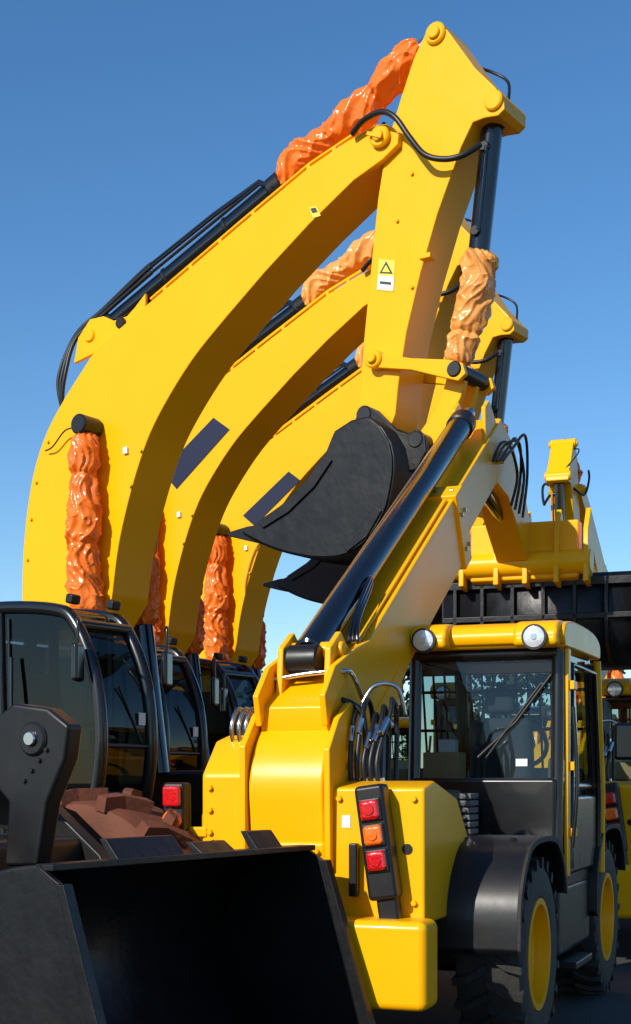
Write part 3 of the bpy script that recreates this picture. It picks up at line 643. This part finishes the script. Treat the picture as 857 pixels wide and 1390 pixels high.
    box('valve_block', 0.25, 0.6, -0.55, -0.3, 1.3, 1.55, BLK, P, 0.02)
    for k in range(6):
        box('valve_section', 0.0, 0.2, -0.66, -0.52, 1.36+k*.045, 1.395+k*.045, GRY, P, 0.006)
        cyl('valve_spool', (-0.03, -0.62, 1.378+k*.045), (0.0, -0.62, 1.378+k*.045), 0.012, CHR, P, 10)
    box('side_step', 0.85, 1.5, -1.18, -0.9, 0.42, 0.47, BLK, P, 0.01)

te = empty('telehandler', (T.x, T.y, 0), T.a)
build_telehandler(te, rad(31))
te2 = empty('telehandler.001', (2.75, 14.9, 0), T.a)
build_telehandler(te2, rad(0), detail=False)
te3 = clone(te2, 'telehandler.002', (0.9, 24.5, 0), T.a)
te4 = clone(te2, 'telehandler.003', (5.0, 26.0, 0), T.a)
te5 = clone(te2, 'telehandler.004', (3.0, 20.6, 0), T.a)

# ------------------------------------------------------------------ WHEEL LOADER (foreground left)
Lf = Frame(-0.6, 7.15, rad(-30))
wl = empty('wheel_loader', (Lf.x, Lf.y, 0), Lf.a)
cv = smooth_profile([(0.0, 1.335), (-0.28, 1.28), (-0.50, 1.05), (-0.52, 0.75), (-0.35, 0.45), (0.0, 0.26), (0.42, 0.22)], 5)
build_bucket_shell('bucket', cv, -1.1, 1.1, BKT, wl, 0.03)
for w in (-1.1, 1.1):
    prism('bucket_cheek', cv+[(0.42, 0.30), (0.12, 1.26)], w-0.015, w+0.015, BKT, wl, 0.004)
    prism('bucket_side_edge', [(0.10, 1.27), (0.14, 1.27), (0.46, 0.26), (0.38, 0.26)], w-0.03, w+0.03, BKT, wl, 0.006)
box('bucket_rim', -0.04, 0.06, -1.1, 1.1, 1.32, 1.35, BKT, wl, 0.006)
for w0, w1, h in ((-0.62, -0.1, 0.10), (0.05, 0.35, 0.06), (0.55, 0.8, 0.10)):
    prism('spill_guard', [(-0.02, 1.34), (0.04, 1.34), (-0.04, 1.34+h), (-0.08, 1.34+h)], w0, w1, BKT, wl, 0.006)
for i in range(7):
    w = -1.0+i*2.0/6
    prism('bucket_tooth_%d' % i, [(0.36, 0.19), (0.62, 0.20), (0.62, 0.225), (0.40, 0.27)], w-0.05, w+0.05, BKT, wl, 0.006)
for w in (-0.45, 0.45):
    prism('lift_arm', [(-0.76, 0.55), (-0.62, 0.62), (-0.66, 0.9), (-0.88, 1.3), (-1.4, 1.7), (-2.3, 2.0), (-2.35, 1.75), (-1.5, 1.4), (-0.98, 0.95)], w-0.05, w+0.05, BLK, wl, 0.012)
    for dw in (-0.08, 0.08):
        prism('bucket_hinge', [(-0.78, 0.5), (-0.56, 0.5), (-0.545, 0.9), (-0.72, 0.7)], w+dw-0.015, w+dw+0.015, BLK, wl, 0.01)
prism('tilt_lever', Lf.tr([(-14, 990), (28, 955), (75, 962), (104, 985), (98, 1030), (74, 1090), (60, 1175), (16, 1175), (22, 1090), (-10, 1050)], -0.3), -0.36, -0.24, BLK, wl, 0.02)
q = Lf.side(46, 1003, -0.36); cyl('lever_pin', (q[0], -0.40, q[1]), (q[0], -0.2, q[1]), 0.036, CHR, wl)
cyl('lever_boss', (q[0], -0.38, q[1]), (q[0], -0.2, q[1]), 0.085, BLK, wl)
for k in range(4):
    q2 = Lf.side(34+k*10, 1060-k*14, -0.36); cyl('lever_stud', (q2[0], -0.375, q2[1]), (q2[0], -0.35, q2[1]), 0.012, BLK, wl, 8)
cyl('tilt_ram_rod', (q[0], -0.3, q[1]), (-1.5, -0.3, 1.98), 0.04, CHR, wl)
cyl('tilt_ram_barrel', (-1.45, -0.3, 1.97), (-2.4, -0.3, 2.05), 0.09, BLK, wl)
for tag, u, w, s in (('front_near', -1.42, -0.95, -1), ('front_far', -1.36, 1.05, 1), ('rear_near', -4.2, -0.95, -1), ('rear_far', -4.2, 0.95, 1)):
    wheel(tag, (u, w, 0.82), 0.84, 0.56, 0.4, s, BRN if tag == 'front_far' else RUB, wl, 15, cr=0.91)
box('front_frame', -2.4, -1.0, -0.55, 0.55, 0.6, 1.4, BLK, wl, 0.05)
box('rear_frame', -5.2, -2.4, -0.6, 0.6, 0.7, 1.3, BLK, wl, 0.05)
box('engine_hood', -5.3, -3.7, -0.85, 0.85, 1.3, 2.2, YEL, wl, 0.12)
box('cab_lower', -3.6, -2.4, -0.75, 0.75, 1.3, 1.9, YEL, wl, 0.06)
box('cab_upper_glass', -3.5, -2.5, -0.7, 0.7, 1.9, 2.95, CAB, wl, 0.06)
box('cab_roof', -3.65, -2.35, -0.8, 0.8, 2.95, 3.1, YEL, wl, 0.05)

# ------------------------------------------------------------------ GROUND, TREES
GR = bpy.data.materials.new('yard_asphalt'); GR.use_nodes = True
nt = GR.node_tree; b = nt.nodes['Principled BSDF']; b.inputs['Roughness'].default_value = 0.9
tc = nt.nodes.new('ShaderNodeTexCoord'); n = nt.nodes.new('ShaderNodeTexNoise'); n.inputs['Scale'].default_value = 0.8; n.inputs['Detail'].default_value = 12
r = nt.nodes.new('ShaderNodeValToRGB'); r.color_ramp.elements[0].color = (0.025, 0.024, 0.022, 1); r.color_ramp.elements[1].color = (0.06, 0.056, 0.05, 1)
nt.links.new(tc.outputs['Object'], n.inputs['Vector']); nt.links.new(n.outputs['Fac'], r.inputs['Fac']); nt.links.new(r.outputs['Color'], b.inputs['Base Color'])
n2 = nt.nodes.new('ShaderNodeTexNoise'); n2.inputs['Scale'].default_value = 60; bu = nt.nodes.new('ShaderNodeBump'); bu.inputs['Strength'].default_value = 0.4
nt.links.new(tc.outputs['Object'], n2.inputs['Vector']); nt.links.new(n2.outputs['Fac'], bu.inputs['Height']); nt.links.new(bu.outputs[0], b.inputs['Normal'])
mesh_obj('ground', [(-900, -300, 0), (900, -300, 0), (900, 1500, 0), (-900, 1500, 0)], [(0, 1, 2, 3)], GR, None, smooth=False)

LEAF = mat('foliage', (0.035, 0.055, 0.014), 0.65, var=0.5, vscale=0.8)
BARK = mat('bark', (0.09, 0.065, 0.045), 0.9)
rt = bpy.data.objects.new('tree_row', None); sc.collection.objects.link(rt)
v = []; f = []
for i in range(24):
    cx = -30+i*2.9+random.uniform(-1, 1); cy = 74+random.uniform(-4, 6)
    H = random.uniform(9.5, 11.5) if 3.5 < cx < 16 else random.uniform(5.5, 7.5)
    for c in range(40):
        t = random.random(); rr = 2.6*math.sqrt(max(0.05, 1-(t*1.6-0.7)**2))
        a = random.uniform(0, 6.28); q = random.uniform(0.2, 1)
        px, py, pz = cx+math.cos(a)*rr*q, cy+math.sin(a)*rr*q, 0.6+t*(H-1.2)
        s = random.uniform(0.5, 1.0)
        for k in range(60):
            d = Vector((random.gauss(0, 1), random.gauss(0, 1), random.gauss(0, 0.8))).normalized()*s*random.uniform(0.2, 1.05)
            o = Vector((px, py, pz))+d
            x = Vector((random.gauss(0, 1), random.gauss(0, 1), random.gauss(0, 1))).normalized()*0.13
            y = x.orthogonal().normalized()*0.10
            n0 = len(v); v += [o-x-y, o+x-y, o+x+y, o-x+y]; f.append((n0, n0+1, n0+2, n0+3))
    tube('trunk', [(cx, cy, 0), (cx+0.1, cy, H*0.4), (cx, cy, H*0.8)], 0.16, BARK, rt)
me = bpy.data.meshes.new('foliage_mass'); me.from_pydata(v, [], f); me.materials.append(LEAF)
link(bpy.data.objects.new('foliage_mass', me), rt)

# ------------------------------------------------------------------ LIGHT, SKY, CAMERA
to_sun = Vector((-0.55, -0.65, 0.52)).normalized()
el = math.asin(to_sun.z); az = math.atan2(to_sun.x, to_sun.y)
w = bpy.data.worlds.new('World'); sc.world = w; w.use_nodes = True
nt = w.node_tree; bg = nt.nodes['Background']; sky = nt.nodes.new('ShaderNodeTexSky'); sky.sky_type = 'NISHITA'
sky.sun_disc = False; sky.sun_elevation = el; sky.sun_rotation = az % (2*math.pi)
sky.air_density = 1.0; sky.dust_density = 0.1; sky.ozone_density = 3.5; sky.altitude = 300
hs = nt.nodes.new('ShaderNodeHueSaturation'); hs.inputs['Saturation'].default_value = 1.2
nt.links.new(sky.outputs[0], hs.inputs['Color']); nt.links.new(hs.outputs[0], bg.inputs[0]); bg.inputs[1].default_value = 0.145
sd = bpy.data.lights.new('sun', 'SUN'); sd.energy = 5.0; sd.angle = rad(0.53); sd.color = (1.0, 0.95, 0.85)
so = bpy.data.objects.new('sun', sd); sc.collection.objects.link(so)
so.rotation_euler = (-to_sun).to_track_quat('-Z', 'Y').to_euler(); so.location = (-20, -20, 20)

cd = bpy.data.cameras.new('camera'); cam = bpy.data.objects.new('camera', cd); sc.collection.objects.link(cam)
cam.location = (0, 0, HC); cam.rotation_euler = (rad(90), 0, 0)
cd.sensor_fit = 'VERTICAL'; cd.sensor_height = 36.0; cd.lens = F/1390*36
cd.shift_y = (HY-695)/1390
cd.clip_start = 0.1; cd.clip_end = 4000
sc.camera = cam
sc.view_settings.view_transform = 'Standard'; sc.view_settings.look = 'None'; sc.view_settings.exposure = 0
